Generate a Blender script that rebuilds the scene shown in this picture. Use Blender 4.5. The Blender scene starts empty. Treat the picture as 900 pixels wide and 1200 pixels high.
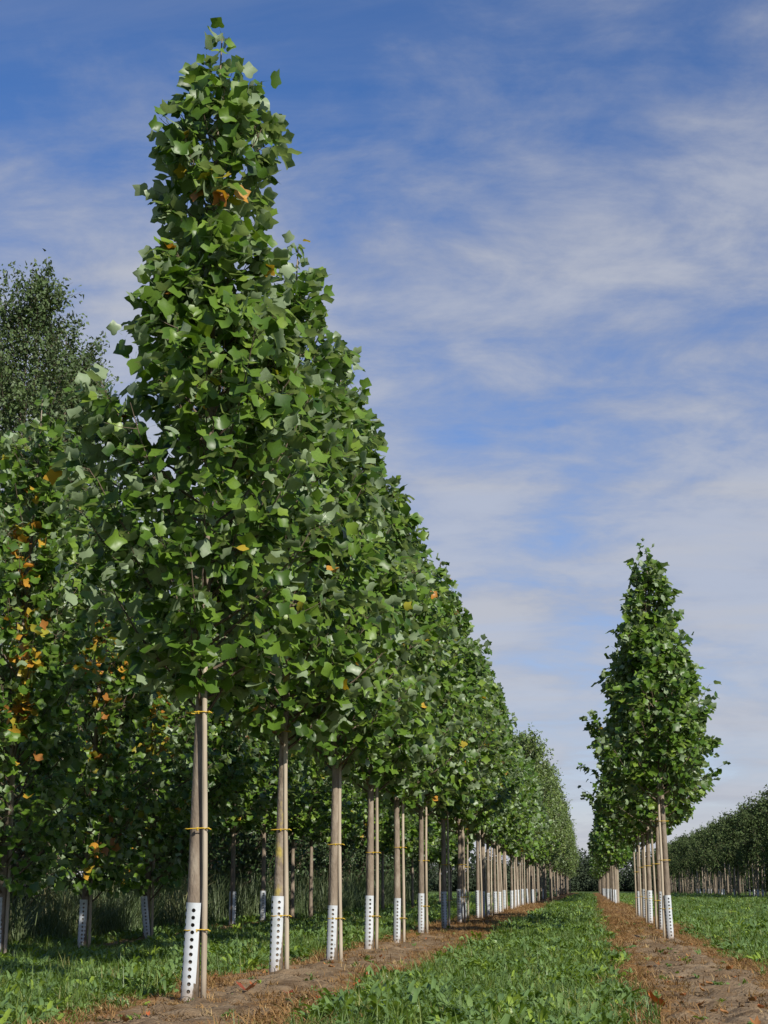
import bpy, math, random
import numpy as np
from mathutils import Matrix, Vector

R = math.radians
rng = np.random.default_rng(7)
random.seed(7)
scene = bpy.context.scene
col = scene.collection

# ------------------------------------------------------------------ camera
F_PX, H_PX = 1860.0, 1200.0
CAM_H = 0.85
PITCH = math.atan(440 / F_PX)
YAW = math.atan(242 / F_PX * math.cos(PITCH))
cam_d = bpy.data.cameras.new('camera')
cam_d.sensor_fit = 'VERTICAL'
cam_d.sensor_height = 36.0
cam_d.lens = 36.0 * F_PX / H_PX
cam_d.clip_start = 0.05
cam_d.clip_end = 6000
cam = bpy.data.objects.new('camera', cam_d)
col.objects.link(cam)
cam.location = (0, 0, CAM_H)
cam.rotation_euler = (math.pi / 2 + PITCH, 0, YAW)
scene.camera = cam

# ------------------------------------------------------------------ world, sun, exposure
SUN_DIR = Vector((0.662, -0.749, 0)).normalized()
SUN_EL = R(32.5)
to_sun = Vector((SUN_DIR.x * math.cos(SUN_EL), SUN_DIR.y * math.cos(SUN_EL), math.sin(SUN_EL)))
world = bpy.data.worlds.new('World')
scene.world = world
world.use_nodes = True
wn, wl = world.node_tree.nodes, world.node_tree.links
wn.clear()


def N(nodes, typ, **kw):
    n = nodes.new(typ)
    for k, v in kw.items():
        setattr(n, k, v)
    return n


w_out = N(wn, 'ShaderNodeOutputWorld')
w_bg = N(wn, 'ShaderNodeBackground')
w_bg.inputs['Strength'].default_value = 0.085
sky = N(wn, 'ShaderNodeTexSky', sky_type='NISHITA', sun_disc=False)
sky.sun_elevation = SUN_EL
sky.sun_rotation = math.atan2(to_sun.x, to_sun.y)
sky.altitude = 0
sky.air_density = 1.0
sky.dust_density = 0.05
sky.ozone_density = 3.5
tc = N(wn, 'ShaderNodeTexCoord')
sep = N(wn, 'ShaderNodeSeparateXYZ')
wl.new(tc.outputs['Generated'], sep.inputs[0])


def wmath(op, a, b=None, c=None, clamp=False):
    n = N(wn, 'ShaderNodeMath', operation=op, use_clamp=clamp)
    for i, v in enumerate((a, b, c)):
        if v is None:
            continue
        if isinstance(v, (int, float)):
            n.inputs[i].default_value = v
        else:
            wl.new(v, n.inputs[i])
    return n.outputs[0]


zc = wmath('ADD', wmath('MAXIMUM', sep.outputs['Z'], 0.0), 0.26)
px = wmath('DIVIDE', sep.outputs['X'], zc)
py = wmath('DIVIDE', sep.outputs['Y'], zc)
comb = N(wn, 'ShaderNodeCombineXYZ')
wl.new(px, comb.inputs[0])
wl.new(py, comb.inputs[1])


def cloud_layer(rot, scale, loc, nscale, detail, rough, dist, lo, hi):
    mp = N(wn, 'ShaderNodeMapping')
    mp.inputs['Rotation'].default_value = (0, 0, R(rot))
    mp.inputs['Scale'].default_value = (scale[0], scale[1], 1)
    mp.inputs['Location'].default_value = loc
    wl.new(comb.outputs[0], mp.inputs[0])
    nz = N(wn, 'ShaderNodeTexNoise')
    nz.inputs['Scale'].default_value = nscale
    nz.inputs['Detail'].default_value = detail
    nz.inputs['Roughness'].default_value = rough
    nz.inputs['Distortion'].default_value = dist
    wl.new(mp.outputs[0], nz.inputs['Vector'])
    mr = N(wn, 'ShaderNodeMapRange', interpolation_type='SMOOTHSTEP')
    mr.inputs['From Min'].default_value = lo
    mr.inputs['From Max'].default_value = hi
    wl.new(nz.outputs['Fac'], mr.inputs['Value'])
    return mr.outputs[0]


veil = cloud_layer(18, (1.0, 0.9), (0.3, 5.1, 0), 1.5, 4, 0.5, 0.35, 0.0, 1.0)
puff = cloud_layer(-12, (1.0, 1.35), (1.7, 2.2, 0), 5.5, 9, 0.62, 0.25, 0.0, 1.0)
streak = cloud_layer(-6, (0.55, 3.0), (4.7, 1.2, 0), 2.4, 7, 0.6, 0.5, 0.42, 0.72)
# thin high cloud, seen through a longer path towards the horizon
low = N(wn, 'ShaderNodeMapRange', interpolation_type='SMOOTHSTEP')
low.inputs['From Min'].default_value = 0.56
low.inputs['From Max'].default_value = 0.17
wl.new(sep.outputs['Z'], low.inputs['Value'])
fld = wmath('ADD', wmath('MULTIPLY', veil, 0.95), wmath('MULTIPLY', puff, 0.72))
fld = wmath('ADD', fld, wmath('MULTIPLY', low.outputs[0], 0.52))
cov = N(wn, 'ShaderNodeMapRange', interpolation_type='SMOOTHSTEP')
cov.inputs['From Min'].default_value = 0.77
cov.inputs['From Max'].default_value = 1.40
wl.new(fld, cov.inputs['Value'])
cl = wmath('ADD', wmath('MULTIPLY', cov.outputs[0], 0.86), wmath('MULTIPLY', streak, 0.18))
hz = N(wn, 'ShaderNodeMapRange', interpolation_type='SMOOTHSTEP')       # haze low down
hz.inputs['From Min'].default_value = 0.16
hz.inputs['From Max'].default_value = 0.0
hz.inputs['To Max'].default_value = 0.72
wl.new(sep.outputs['Z'], hz.inputs['Value'])
cl = wmath('MAXIMUM', wmath('MULTIPLY', cl, 0.96, clamp=True), hz.outputs[0])
blue = N(wn, 'ShaderNodeHueSaturation')
blue.inputs['Saturation'].default_value = 1.2
blue.inputs['Value'].default_value = 1.08
wl.new(sky.outputs[0], blue.inputs['Color'])
mixc = N(wn, 'ShaderNodeMix', data_type='RGBA')
ccol = N(wn, 'ShaderNodeMix', data_type='RGBA')          # thin grey veil to brighter cloud
ccol.inputs['A'].default_value = (3.6, 3.9, 4.8, 1)
ccol.inputs['B'].default_value = (4.8, 5.05, 5.75, 1)
cthick = N(wn, 'ShaderNodeMapRange', interpolation_type='SMOOTHSTEP')
cthick.inputs['From Min'].default_value = 1.02
cthick.inputs['From Max'].default_value = 1.5
wl.new(fld, cthick.inputs['Value'])
wl.new(cthick.outputs[0], ccol.inputs['Factor'])
wl.new(ccol.outputs['Result'], mixc.inputs['B'])
wl.new(cl, mixc.inputs['Factor'])
tintn = N(wn, 'ShaderNodeMix', data_type='RGBA', blend_type='MULTIPLY')
tintn.inputs['Factor'].default_value = 1.0
tintn.inputs['B'].default_value = (1.15, 1.0, 1.15, 1)
wl.new(blue.outputs[0], tintn.inputs['A'])
wl.new(tintn.outputs['Result'], mixc.inputs['A'])
wl.new(mixc.outputs['Result'], w_bg.inputs['Color'])
wl.new(w_bg.outputs[0], w_out.inputs['Surface'])

sun_d = bpy.data.lights.new('sun', 'SUN')
sun_d.energy = 5.0
sun_d.angle = R(0.53)
sun_d.color = (1.0, 0.945, 0.86)
sun = bpy.data.objects.new('sun', sun_d)
col.objects.link(sun)
sun.rotation_euler = to_sun.to_track_quat('Z', 'Y').to_euler()

vs = scene.view_settings
vs.view_transform = 'Standard'
vs.look = 'None'
vs.exposure = 0.28
vs.gamma = 1.0
vs.use_curve_mapping = False
try:
    scene.cycles.max_bounces = 8
    scene.cycles.transmission_bounces = 4
    scene.cycles.diffuse_bounces = 4
except Exception:
    pass


# ------------------------------------------------------------------ materials
def new_mat(name):
    m = bpy.data.materials.new(name)
    m.use_nodes = True
    m.node_tree.nodes.clear()
    return m, m.node_tree.nodes, m.node_tree.links


def ramp(nodes, stops, interp='LINEAR'):
    r = N(nodes, 'ShaderNodeValToRGB')
    cr = r.color_ramp
    cr.interpolation = interp
    while len(cr.elements) > 1:
        cr.elements.remove(cr.elements[-1])
    cr.elements[0].position = stops[0][0]
    cr.elements[0].color = (*stops[0][1], 1)
    for p, c in stops[1:]:
        e = cr.elements.new(p)
        e.color = (*c, 1)
    return r


def leaf_material(name, stops, back, trans=0.28, rough=0.42, spec=0.45, source='attr', backmix=0.75):
    """Thin two-sided leaf: darker upper face, paler under face, some light passing through."""
    m, n, l = new_mat(name)
    out = N(n, 'ShaderNodeOutputMaterial')
    bs = N(n, 'ShaderNodeBsdfPrincipled')
    bs.inputs['Roughness'].default_value = rough
    bs.inputs['Specular IOR Level'].default_value = spec
    tr = N(n, 'ShaderNodeBsdfTranslucent')
    mx = N(n, 'ShaderNodeMixShader')
    mx.inputs[0].default_value = trans
    if source == 'attr':
        a = N(n, 'ShaderNodeAttribute', attribute_name='tint')
        val = a.outputs['Fac']
    else:
        a = N(n, 'ShaderNodeObjectInfo')
        val = a.outputs['Random']
    rp = ramp(n, stops)
    l.new(val, rp.inputs[0])
    geo = N(n, 'ShaderNodeNewGeometry')
    bm = N(n, 'ShaderNodeMix', data_type='RGBA')
    bm.inputs['Factor'].default_value = backmix
    l.new(rp.outputs[0], bm.inputs['A'])
    bm.inputs['B'].default_value = (*back, 1)
    # yellowed leaves stay yellow underneath
    gt = N(n, 'ShaderNodeMath', operation='LESS_THAN')
    gt.inputs[1].default_value = 0.895
    l.new(val, gt.inputs[0])
    mul = N(n, 'ShaderNodeMath', operation='MULTIPLY')
    l.new(geo.outputs['Backfacing'], mul.inputs[0])
    l.new(gt.outputs[0], mul.inputs[1])
    sd = N(n, 'ShaderNodeMix', data_type='RGBA')
    l.new(mul.outputs[0], sd.inputs['Factor'])
    l.new(rp.outputs[0], sd.inputs['A'])
    l.new(bm.outputs['Result'], sd.inputs['B'])
    # slight blotching
    nz = N(n, 'ShaderNodeTexNoise')
    nz.inputs['Scale'].default_value = 9.0
    nz.inputs['Detail'].default_value = 3
    tco = N(n, 'ShaderNodeTexCoord')
    l.new(tco.outputs['Object'], nz.inputs['Vector'])
    hv = N(n, 'ShaderNodeHueSaturation')
    mr = N(n, 'ShaderNodeMapRange')
    mr.inputs['To Min'].default_value = 0.72
    mr.inputs['To Max'].default_value = 1.28
    l.new(nz.outputs['Fac'], mr.inputs['Value'])
    l.new(mr.outputs[0], hv.inputs['Value'])
    l.new(sd.outputs['Result'], hv.inputs['Color'])
    l.new(hv.outputs[0], bs.inputs['Base Color'])
    hv2 = N(n, 'ShaderNodeMix', data_type='RGBA', blend_type='MULTIPLY')
    hv2.inputs['Factor'].default_value = 1.0
    hv2.inputs['B'].default_value = (1.5, 1.55, 0.7, 1)
    l.new(hv.outputs[0], hv2.inputs['A'])
    l.new(hv2.outputs['Result'], tr.inputs['Color'])
    l.new(bs.outputs[0], mx.inputs[1])
    l.new(tr.outputs[0], mx.inputs[2])
    l.new(mx.outputs[0], out.inputs['Surface'])
    return m


TULIP_STOPS = [(0.0, (0.030, 0.070, 0.009)), (0.45, (0.074, 0.146, 0.015)), (0.80, (0.125, 0.212, 0.023)),
               (0.885, (0.18, 0.265, 0.036)), (0.90, (0.30, 0.29, 0.035)), (0.93, (0.50, 0.31, 0.035)), (0.965, (0.46, 0.20, 0.03)), (1.0, (0.20, 0.08, 0.025))]
M_TULIP = leaf_material('tulip_leaf', TULIP_STOPS, (0.26, 0.33, 0.20), backmix=0.85)
M_POPLAR = leaf_material('poplar_leaf', [(0.0, (0.045, 0.080, 0.024)), (0.5, (0.072, 0.115, 0.034)), (0.89, (0.11, 0.155, 0.052)), (1.0, (0.16, 0.15, 0.04))],
                         (0.14, 0.18, 0.10), trans=0.2, rough=.55, spec=.3)
M_LIGHT = leaf_material('light_leaf', [(0.0, (0.070, 0.120, 0.024)), (0.5, (0.115, 0.175, 0.034)), (0.89, (0.17, 0.225, 0.05)), (1.0, (0.2, 0.2, 0.05))], (0.17, 0.22, 0.11), trans=0.2)
M_SHRUB = leaf_material('shrub_leaf', [(0.0, (0.030, 0.062, 0.018)), (0.5, (0.046, 0.090, 0.024)), (1.0, (0.085, 0.135, 0.04))], (0.10, 0.14, 0.07), trans=0.2)
M_WILLOW = leaf_material('willow_leaf', [(0.0, (0.062, 0.095, 0.040)), (0.6, (0.095, 0.135, 0.060)), (1.0, (0.15, 0.18, 0.09))], (0.17, 0.20, 0.13), trans=0.2)
M_FIELD = leaf_material('field_tree_leaf', [(0.0, (0.050, 0.080, 0.028)), (0.5, (0.080, 0.118, 0.038)), (1.0, (0.12, 0.16, 0.058))], (0.08, 0.11, 0.045), trans=0.15, rough=0.7, spec=0.15)
M_FIELDLOW = leaf_material('field_shrub_leaf', [(0.0, (0.055, 0.095, 0.022)), (0.6, (0.10, 0.15, 0.03)), (1.0, (0.17, 0.19, 0.04))], (0.12, 0.16, 0.05), trans=0.2)
M_WOOD = leaf_material('far_wood_leaf', [(0.0, (0.030, 0.044, 0.024)), (0.5, (0.042, 0.058, 0.032)), (1.0, (0.062, 0.078, 0.044))], (0.045, 0.06, 0.036), trans=0.1, rough=0.85, spec=0.1)
M_GRASS = leaf_material('grass_blade', [(0.0, (0.066, 0.112, 0.018)), (0.5, (0.110, 0.172, 0.026)), (0.89, (0.165, 0.225, 0.042)), (1.0, (0.26, 0.24, 0.085))],
                        (0.10, 0.17, 0.05), trans=0.3, rough=0.5, source='obj', backmix=0.4)
M_WEED = leaf_material('weed_leaf', [(0.0, (0.080, 0.140, 0.018)), (0.5, (0.150, 0.235, 0.026)), (1.0, (0.23, 0.32, 0.042))],
                       (0.13, 0.21, 0.085), trans=0.25, rough=0.4, source='obj', backmix=0.6)
M_TALL = leaf_material('tall_grass_blade', [(0.0, (0.060, 0.098, 0.036)), (0.5, (0.092, 0.135, 0.052)), (0.89, (0.14, 0.175, 0.075)), (1.0, (0.28, 0.25, 0.12))],
                       (0.13, 0.165, 0.08), trans=0.2, rough=0.55, source='obj', backmix=0.4)
M_DRY = leaf_material('dry_grass_blade', [(0.0, (0.11, 0.050, 0.016)), (0.4, (0.215, 0.112, 0.034)), (0.75, (0.32, 0.19, 0.066)), (1.0, (0.42, 0.31, 0.15))],
                      (0.28, 0.17, 0.08), trans=0.15, rough=0.7, spec=0.2, source='obj', backmix=0.3)
M_LITTER = leaf_material('litter_leaf', [(0.0, (0.14, 0.055, 0.02)), (0.5, (0.30, 0.14, 0.05)), (0.89, (0.36, 0.09, 0.03)), (1.0, (0.42, 0.30, 0.10))],
                         (0.3, 0.2, 0.11), trans=0.1, rough=0.7, spec=0.2, source='obj', backmix=0.3)
M_REDLEAF = leaf_material('red_fallen_leaf', [(0.0, (0.30, 0.055, 0.02)), (1.0, (0.38, 0.10, 0.025))], (0.32, 0.12, 0.05), trans=0.1, rough=0.6, source='obj')


def noise_mat(name, stops, scale, stretch=(1, 1, 1), detail=8, rough=0.8, bump=0.3, bump_scale=None, spec=0.3, obj_random=0.0, extra=None):
    m, n, l = new_mat(name)
    out = N(n, 'ShaderNodeOutputMaterial')
    bs = N(n, 'ShaderNodeBsdfPrincipled')
    bs.inputs['Roughness'].default_value = rough
    bs.inputs['Specular IOR Level'].default_value = spec
    tco = N(n, 'ShaderNodeTexCoord')
    mp = N(n, 'ShaderNodeMapping')
    mp.inputs['Scale'].default_value = stretch
    l.new(tco.outputs['Object'], mp.inputs[0])
    nz = N(n, 'ShaderNodeTexNoise')
    nz.inputs['Scale'].default_value = scale
    nz.inputs['Detail'].default_value = detail
    nz.inputs['Roughness'].default_value = 0.65
    vec = mp.outputs[0]
    if obj_random:
        oi = N(n, 'ShaderNodeObjectInfo')
        ad = N(n, 'ShaderNodeVectorMath', operation='ADD')
        sc = N(n, 'ShaderNodeMath', operation='MULTIPLY')
        sc.inputs[1].default_value = 40.0
        l.new(oi.outputs['Random'], sc.inputs[0])
        l.new(sc.outputs[0], ad.inputs[0])
        l.new(mp.outputs[0], ad.inputs[1])
        vec = ad.outputs[0]
    l.new(vec, nz.inputs['Vector'])
    rp = ramp(n, stops)
    l.new(nz.outputs['Fac'], rp.inputs[0])
    colout = rp.outputs[0]
    if extra:
        colout = extra(n, l, vec, colout)
    if obj_random:
        hv = N(n, 'ShaderNodeHueSaturation')
        mr = N(n, 'ShaderNodeMapRange')
        mr.inputs['To Min'].default_value = 1 - obj_random
        mr.inputs['To Max'].default_value = 1 + obj_random
        l.new(oi.outputs['Random'], mr.inputs['Value'])
        l.new(mr.outputs[0], hv.inputs['Value'])
        l.new(colout, hv.inputs['Color'])
        colout = hv.outputs[0]
    l.new(colout, bs.inputs['Base Color'])
    if bump:
        nb = N(n, 'ShaderNodeTexNoise')
        nb.inputs['Scale'].default_value = bump_scale or scale * 2
        nb.inputs['Detail'].default_value = 6
        l.new(vec, nb.inputs['Vector'])
        bp = N(n, 'ShaderNodeBump')
        bp.inputs['Strength'].default_value = bump
        bp.inputs['Distance'].default_value = 0.02
        l.new(nb.outputs['Fac'], bp.inputs['Height'])
        l.new(bp.outputs[0], bs.inputs['Normal'])
    l.new(bs.outputs[0], out.inputs['Surface'])
    return m


def lichen(n, l, vec, c):
    nz = N(n, 'ShaderNodeTexNoise')
    nz.inputs['Scale'].default_value = 6.0
    nz.inputs['Detail'].default_value = 5
    l.new(vec, nz.inputs['Vector'])
    mr = N(n, 'ShaderNodeMapRange', interpolation_type='SMOOTHSTEP')
    mr.inputs['From Min'].default_value = 0.54
    mr.inputs['From Max'].default_value = 0.62
    l.new(nz.outputs['Fac'], mr.inputs['Value'])
    mx = N(n, 'ShaderNodeMix', data_type='RGBA')
    mx.inputs['B'].default_value = (0.34, 0.27, 0.075, 1)
    l.new(mr.outputs[0], mx.inputs['Factor'])
    l.new(c, mx.inputs['A'])
    return mx.outputs['Result']


BARK_STOPS = [(0.25, (0.12, 0.092, 0.066)), (0.5, (0.205, 0.162, 0.118)), (0.7, (0.29, 0.245, 0.185)), (0.85, (0.36, 0.33, 0.27))]
M_BARK = noise_mat('bark', BARK_STOPS, 14, (1, 1, 0.35), bump=0.5, bump_scale=45, obj_random=0.12)
M_BARK_LICHEN = noise_mat('bark_with_lichen', BARK_STOPS, 14, (1, 1, 0.5), bump=0.5, bump_scale=45, extra=lichen)
M_TWIG = noise_mat('twig_bark', [(0.3, (0.09, 0.065, 0.045)), (0.7, (0.17, 0.13, 0.09))], 10, bump=0)
M_STAKE = noise_mat('stake_wood', [(0.25, (0.23, 0.18, 0.125)), (0.5, (0.36, 0.30, 0.22)), (0.75, (0.46, 0.40, 0.31))], 9, (1.6, 1.6, 0.12), bump=0.3, bump_scale=30, obj_random=0.15)


def grime(n, l, vec, c):
    tco = N(n, 'ShaderNodeTexCoord')
    sp = N(n, 'ShaderNodeSeparateXYZ')
    l.new(tco.outputs['Object'], sp.inputs[0])
    nz = N(n, 'ShaderNodeTexNoise')
    nz.inputs['Scale'].default_value = 18
    nz.inputs['Detail'].default_value = 6
    l.new(vec, nz.inputs['Vector'])
    ma = N(n, 'ShaderNodeMath', operation='MULTIPLY_ADD')
    l.new(nz.outputs['Fac'], ma.inputs[0])
    ma.inputs[1].default_value = -0.16
    l.new(sp.outputs['Z'], ma.inputs[2])
    mr = N(n, 'ShaderNodeMapRange', interpolation_type='SMOOTHSTEP')
    mr.inputs['From Min'].default_value = 0.14
    mr.inputs['From Max'].default_value = -0.10
    mr.inputs['To Max'].default_value = 0.8
    l.new(ma.outputs[0], mr.inputs['Value'])
    mx = N(n, 'ShaderNodeMix', data_type='RGBA')
    mx.inputs['B'].default_value = (0.30, 0.22, 0.15, 1)     # splashed earth at the foot
    l.new(mr.outputs[0], mx.inputs['Factor'])
    l.new(c, mx.inputs['A'])
    return mx.outputs['Result']


M_GUARD = noise_mat('guard_plastic', [(0.3, (0.34, 0.37, 0.36)), (0.45, (0.46, 0.49, 0.50)), (0.65, (0.54, 0.56, 0.57))], 5, bump=0, rough=0.5, spec=0.35, obj_random=0.08, extra=grime)
M_TIE = noise_mat('tie_band', [(0.3, (0.46, 0.29, 0.02)), (0.7, (0.62, 0.42, 0.04))], 30, bump=0.0, rough=0.5)

# soil: grey brown earth, rust coloured dead thatch along the edges
SOIL_STOPS = [(0.25, (0.085, 0.052, 0.026)), (0.45, (0.165, 0.112, 0.063)), (0.62, (0.245, 0.178, 0.108)), (0.8, (0.33, 0.255, 0.165))]


def thatch(n, l, vec, c):
    a = N(n, 'ShaderNodeAttribute', attribute_name='edge')
    nz = N(n, 'ShaderNodeTexNoise')
    nz.inputs['Scale'].default_value = 3.5
    nz.inputs['Detail'].default_value = 8
    nz.inputs['Roughness'].default_value = 0.7
    l.new(vec, nz.inputs['Vector'])
    ad = N(n, 'ShaderNodeMath', operation='MULTIPLY_ADD')
    l.new(nz.outputs['Fac'], ad.inputs[0])
    ad.inputs[1].default_value = 1.7
    l.new(a.outputs['Fac'], ad.inputs[2])
    mr = N(n, 'ShaderNodeMapRange', interpolation_type='SMOOTHSTEP')
    mr.inputs['From Min'].default_value = 1.06
    mr.inputs['From Max'].default_value = 1.38
    l.new(ad.outputs[0], mr.inputs['Value'])
    nf = N(n, 'ShaderNodeTexNoise')
    nf.inputs['Scale'].default_value = 40
    nf.inputs['Detail'].default_value = 5
    l.new(vec, nf.inputs['Vector'])
    rp = ramp(n, [(0.3, (0.085, 0.040, 0.013)), (0.5, (0.19, 0.098, 0.033)), (0.7, (0.30, 0.18, 0.07))])
    l.new(nf.outputs['Fac'], rp.inputs[0])
    mx = N(n, 'ShaderNodeMix', data_type='RGBA')
    l.new(mr.outputs[0], mx.inputs['Factor'])
    l.new(c, mx.inputs['A'])
    l.new(rp.outputs[0], mx.inputs['B'])
    return mx.outputs['Result']


M_SOIL = noise_mat('soil', SOIL_STOPS, 2.6, detail=10, bump=1.0, bump_scale=45, rough=0.95, spec=0.1, extra=thatch)
M_GROUND = noise_mat('ground_turf', [(0.3, (0.045, 0.062, 0.018)), (0.5, (0.062, 0.095, 0.022)), (0.65, (0.080, 0.115, 0.028)), (0.8, (0.13, 0.12, 0.05))],
                     0.9, detail=10, bump=0.8, bump_scale=14, rough=0.95, spec=0.1)


# ------------------------------------------------------------------ mesh helpers
def raw_mesh(name, V, T, tint=None, mat=None, smooth=True):
    """Triangle mesh from arrays."""
    me = bpy.data.meshes.new(name)
    V = np.asarray(V, np.float32).reshape(-1, 3)
    T = np.asarray(T, np.int32).reshape(-1, 3)
    me.vertices.add(len(V))
    me.vertices.foreach_set('co', V.ravel())
    me.loops.add(len(T) * 3)
    me.loops.foreach_set('vertex_index', T.ravel())
    me.polygons.add(len(T))
    me.polygons.foreach_set('loop_start', np.arange(0, len(T) * 3, 3, dtype=np.int32))
    me.polygons.foreach_set('use_smooth', np.full(len(T), smooth))
    if tint is not None:
        a = me.attributes.new('tint', 'FLOAT', 'POINT')
        a.data.foreach_set('value', np.asarray(tint, np.float32))
    me.update(calc_edges=True)
    if mat:
        me.materials.append(mat)
    return me


def link(name, me, parent=None, loc=None, rotz=None):
    o = bpy.data.objects.new(name, me)
    col.objects.link(o)
    if parent:
        o.parent = parent
    if loc is not None:
        o.location = loc
    if rotz is not None:
        o.rotation_euler = (0, 0, rotz)
    return o


def tag(o, label=None, cat=None, group=None, kind=None):
    if label:
        o['label'] = label
    if cat:
        o['category'] = cat
    if group:
        o['group'] = group
    if kind:
        o['kind'] = kind
    return o


class MB:
    def __init__(self):
        self.v, self.f = [], []

    def tube(self, pts, rad, sides=6, cap=True):
        pts = [Vector(p) for p in pts]
        base = len(self.v)
        n = len(pts)
        for i, p in enumerate(pts):
            d = (pts[min(i + 1, n - 1)] - pts[max(i - 1, 0)]).normalized()
            ref = Vector((0, 1, 0)) if abs(d.z) > 0.7 else Vector((0, 0, 1))
            a = d.cross(ref).normalized()
            b = d.cross(a)
            for k in range(sides):
                t = 2 * math.pi * k / sides
                self.v.append(p + (a * math.cos(t) + b * math.sin(t)) * rad[i])
        for i in range(n - 1):
            for k in range(sides):
                k2 = (k + 1) % sides
                q = base + i * sides
                self.f.append((q + k, q + k2, q + sides + k2, q + sides + k))
        if cap:
            self.f.append(tuple(base + (n - 1) * sides + k for k in range(sides)))
            self.f.append(tuple(base + k for k in reversed(range(sides))))
        return self

    def mesh(self, name, mat, smooth=True):
        me = bpy.data.meshes.new(name)
        me.from_pydata([tuple(v) for v in self.v], [], self.f)
        me.materials.append(mat)
        if smooth:
            me.polygons.foreach_set('use_smooth', np.ones(len(me.polygons), bool))
        me.update()
        return me


# leaf templates: (verts with x across, y along the midrib), triangles
TULIP_V = np.array([(0, 0, 0), (0, .40, 0), (0, .75, 0),
                    (.22, -.05, 0), (.42, .05, 0), (.51, .23, 0), (.38, .46, 0), (.41, .69, 0), (.40, .85, 0), (.16, .80, 0),
                    (-.22, -.05, 0), (-.42, .05, 0), (-.51, .23, 0), (-.38, .46, 0), (-.41, .69, 0), (-.40, .85, 0), (-.16, .80, 0),
                    (.014, -.55, 0), (-.014, -.55, 0)], float)
TULIP_T = np.array([(0, 3, 4), (0, 4, 5), (0, 5, 1), (1, 5, 6), (1, 6, 7), (1, 7, 8), (1, 8, 9), (1, 9, 2),
                    (0, 11, 10), (0, 12, 11), (0, 1, 12), (1, 13, 12), (1, 14, 13), (1, 15, 14), (1, 16, 15), (1, 2, 16), (0, 18, 17)])
TULIP_FAR_V = np.array([(0, 0, 0), (.5, .18, 0), (.38, .85, 0), (0, .72, 0), (-.38, .85, 0), (-.5, .18, 0)], float)
TULIP_FAR_T = np.array([(0, 1, 2), (0, 2, 3), (0, 3, 4), (0, 4, 5)])
OVAL_V = np.array([(0, 0, 0), (.34, .35, 0), (0, 1, 0), (-.34, .35, 0)], float)
OVAL_T = np.array([(0, 1, 2), (0, 2, 3)])
LANCE_V = np.array([(0, 0, 0), (.13, .4, 0), (0, 1, 0), (-.13, .4, 0)], float)


def leaf_frames(d, n):
    """orthonormal frames: y = leaf direction, z = upper face"""
    d = d / np.linalg.norm(d, axis=1, keepdims=True)
    x = np.cross(d, n)
    x /= np.linalg.norm(x, axis=1, keepdims=True) + 1e-9
    z = np.cross(x, d)
    return np.stack([x, d, z], axis=2)          # columns


def leaf_cloud(P, D, Nn, S, tint, tv, tt, g, fold=(.1, .75), curl=(-.85, .12)):
    n = len(P)
    Fm = leaf_frames(D, Nn)
    fo = g.uniform(*fold, n)[:, None]
    cu = g.uniform(*curl, n)[:, None]
    tw = g.uniform(-.25, .25, n)[:, None]
    L = np.repeat(tv[None], n, 0)
    L[:, :, 2] = np.abs(tv[None, :, 0]) * fo + (tv[None, :, 1] ** 2) * cu + tv[None, :, 0] * tv[None, :, 1] * tw
    L *= S[:, None, None]
    W = np.einsum('nij,nvj->nvi', Fm, L) + P[:, None, :]
    T = (tt[None] + (np.arange(n) * len(tv))[:, None, None]).reshape(-1, 3)
    return W.reshape(-1, 3), T, np.repeat(tint, len(tv))


def unit(a):
    return a / (np.linalg.norm(a, axis=-1, keepdims=True) + 1e-9)


# ------------------------------------------------------------------ terrain
LROW, RROW, ROW2 = -3.03, 1.30, -7.30
STRIPS = {'left': (-2.68, 0.96), 'right': (1.03, 0.88), 'second': (-7.30, 0.36)}


def gz(x, y):
    x = np.asarray(x, float)
    y = np.asarray(y, float)
    w = np.clip((130 - y) / 60, 0, 1)
    return w * (0.020 * np.sin(x * 1.3 + y * .31) + 0.016 * np.sin(y * .83 - x * .6) + 0.012 * np.sin(x * 3.1 + 1.3) * np.sin(y * 1.7) + 0.03 * np.sin(y * .19 + .6))


def half_w(key, y, side):
    c, hw = STRIPS[key]
    s = 1.0 if side > 0 else 2.3
    return hw * (1 + .09 * np.sin(y * 1.9 + s * 2) + .07 * np.sin(y * 4.3 + s * 5) + .08 * np.sin(y * .71 + s))


def strip_u(key, x, y):
    c, hw = STRIPS[key]
    dx = np.asarray(x) - c
    return np.where(dx > 0, dx / half_w(key, y, 1), dx / half_w(key, y, -1))


def soil_z(key, x, y):
    u = strip_u(key, x, y)
    return gz(x, y) + 0.035 - 0.06 * u ** 2


def axis(parts):
    out = []
    for a, b, s in parts:
        out += list(np.arange(a, b, s))
    return np.array(out)


def grid_mesh(name, xs, ys, zf, mat):
    X, Y = np.meshgrid(xs, ys)
    Z = zf(X, Y)
    V = np.stack([X, Y, Z], -1).reshape(-1, 3)
    nx, ny = len(xs), len(ys)
    i = (np.arange(ny - 1)[:, None] * nx + np.arange(nx - 1)[None]).ravel()
    T = np.concatenate([np.stack([i, i + 1, i + nx + 1], 1), np.stack([i, i + nx + 1, i + nx], 1)])
    return raw_mesh(name, V, T, mat=mat), X, Y


xs = axis([(-3000, -200, 700), (-200, -30, 17), (-30, -12, 1.5), (-12, 6, .22), (6, 30, 1.5), (30, 200, 17), (200, 3001, 700)])
ys = axis([(-400, -20, 60), (-20, 5, 2), (5, 45, .3), (45, 140, 1.5), (140, 400, 13), (400, 4001, 600)])
gm, _, _ = grid_mesh('ground', xs, ys, gz, M_GROUND)
tag(link('ground', gm), 'flat grassy nursery field reaching to the wood on the horizon', kind='structure')


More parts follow.
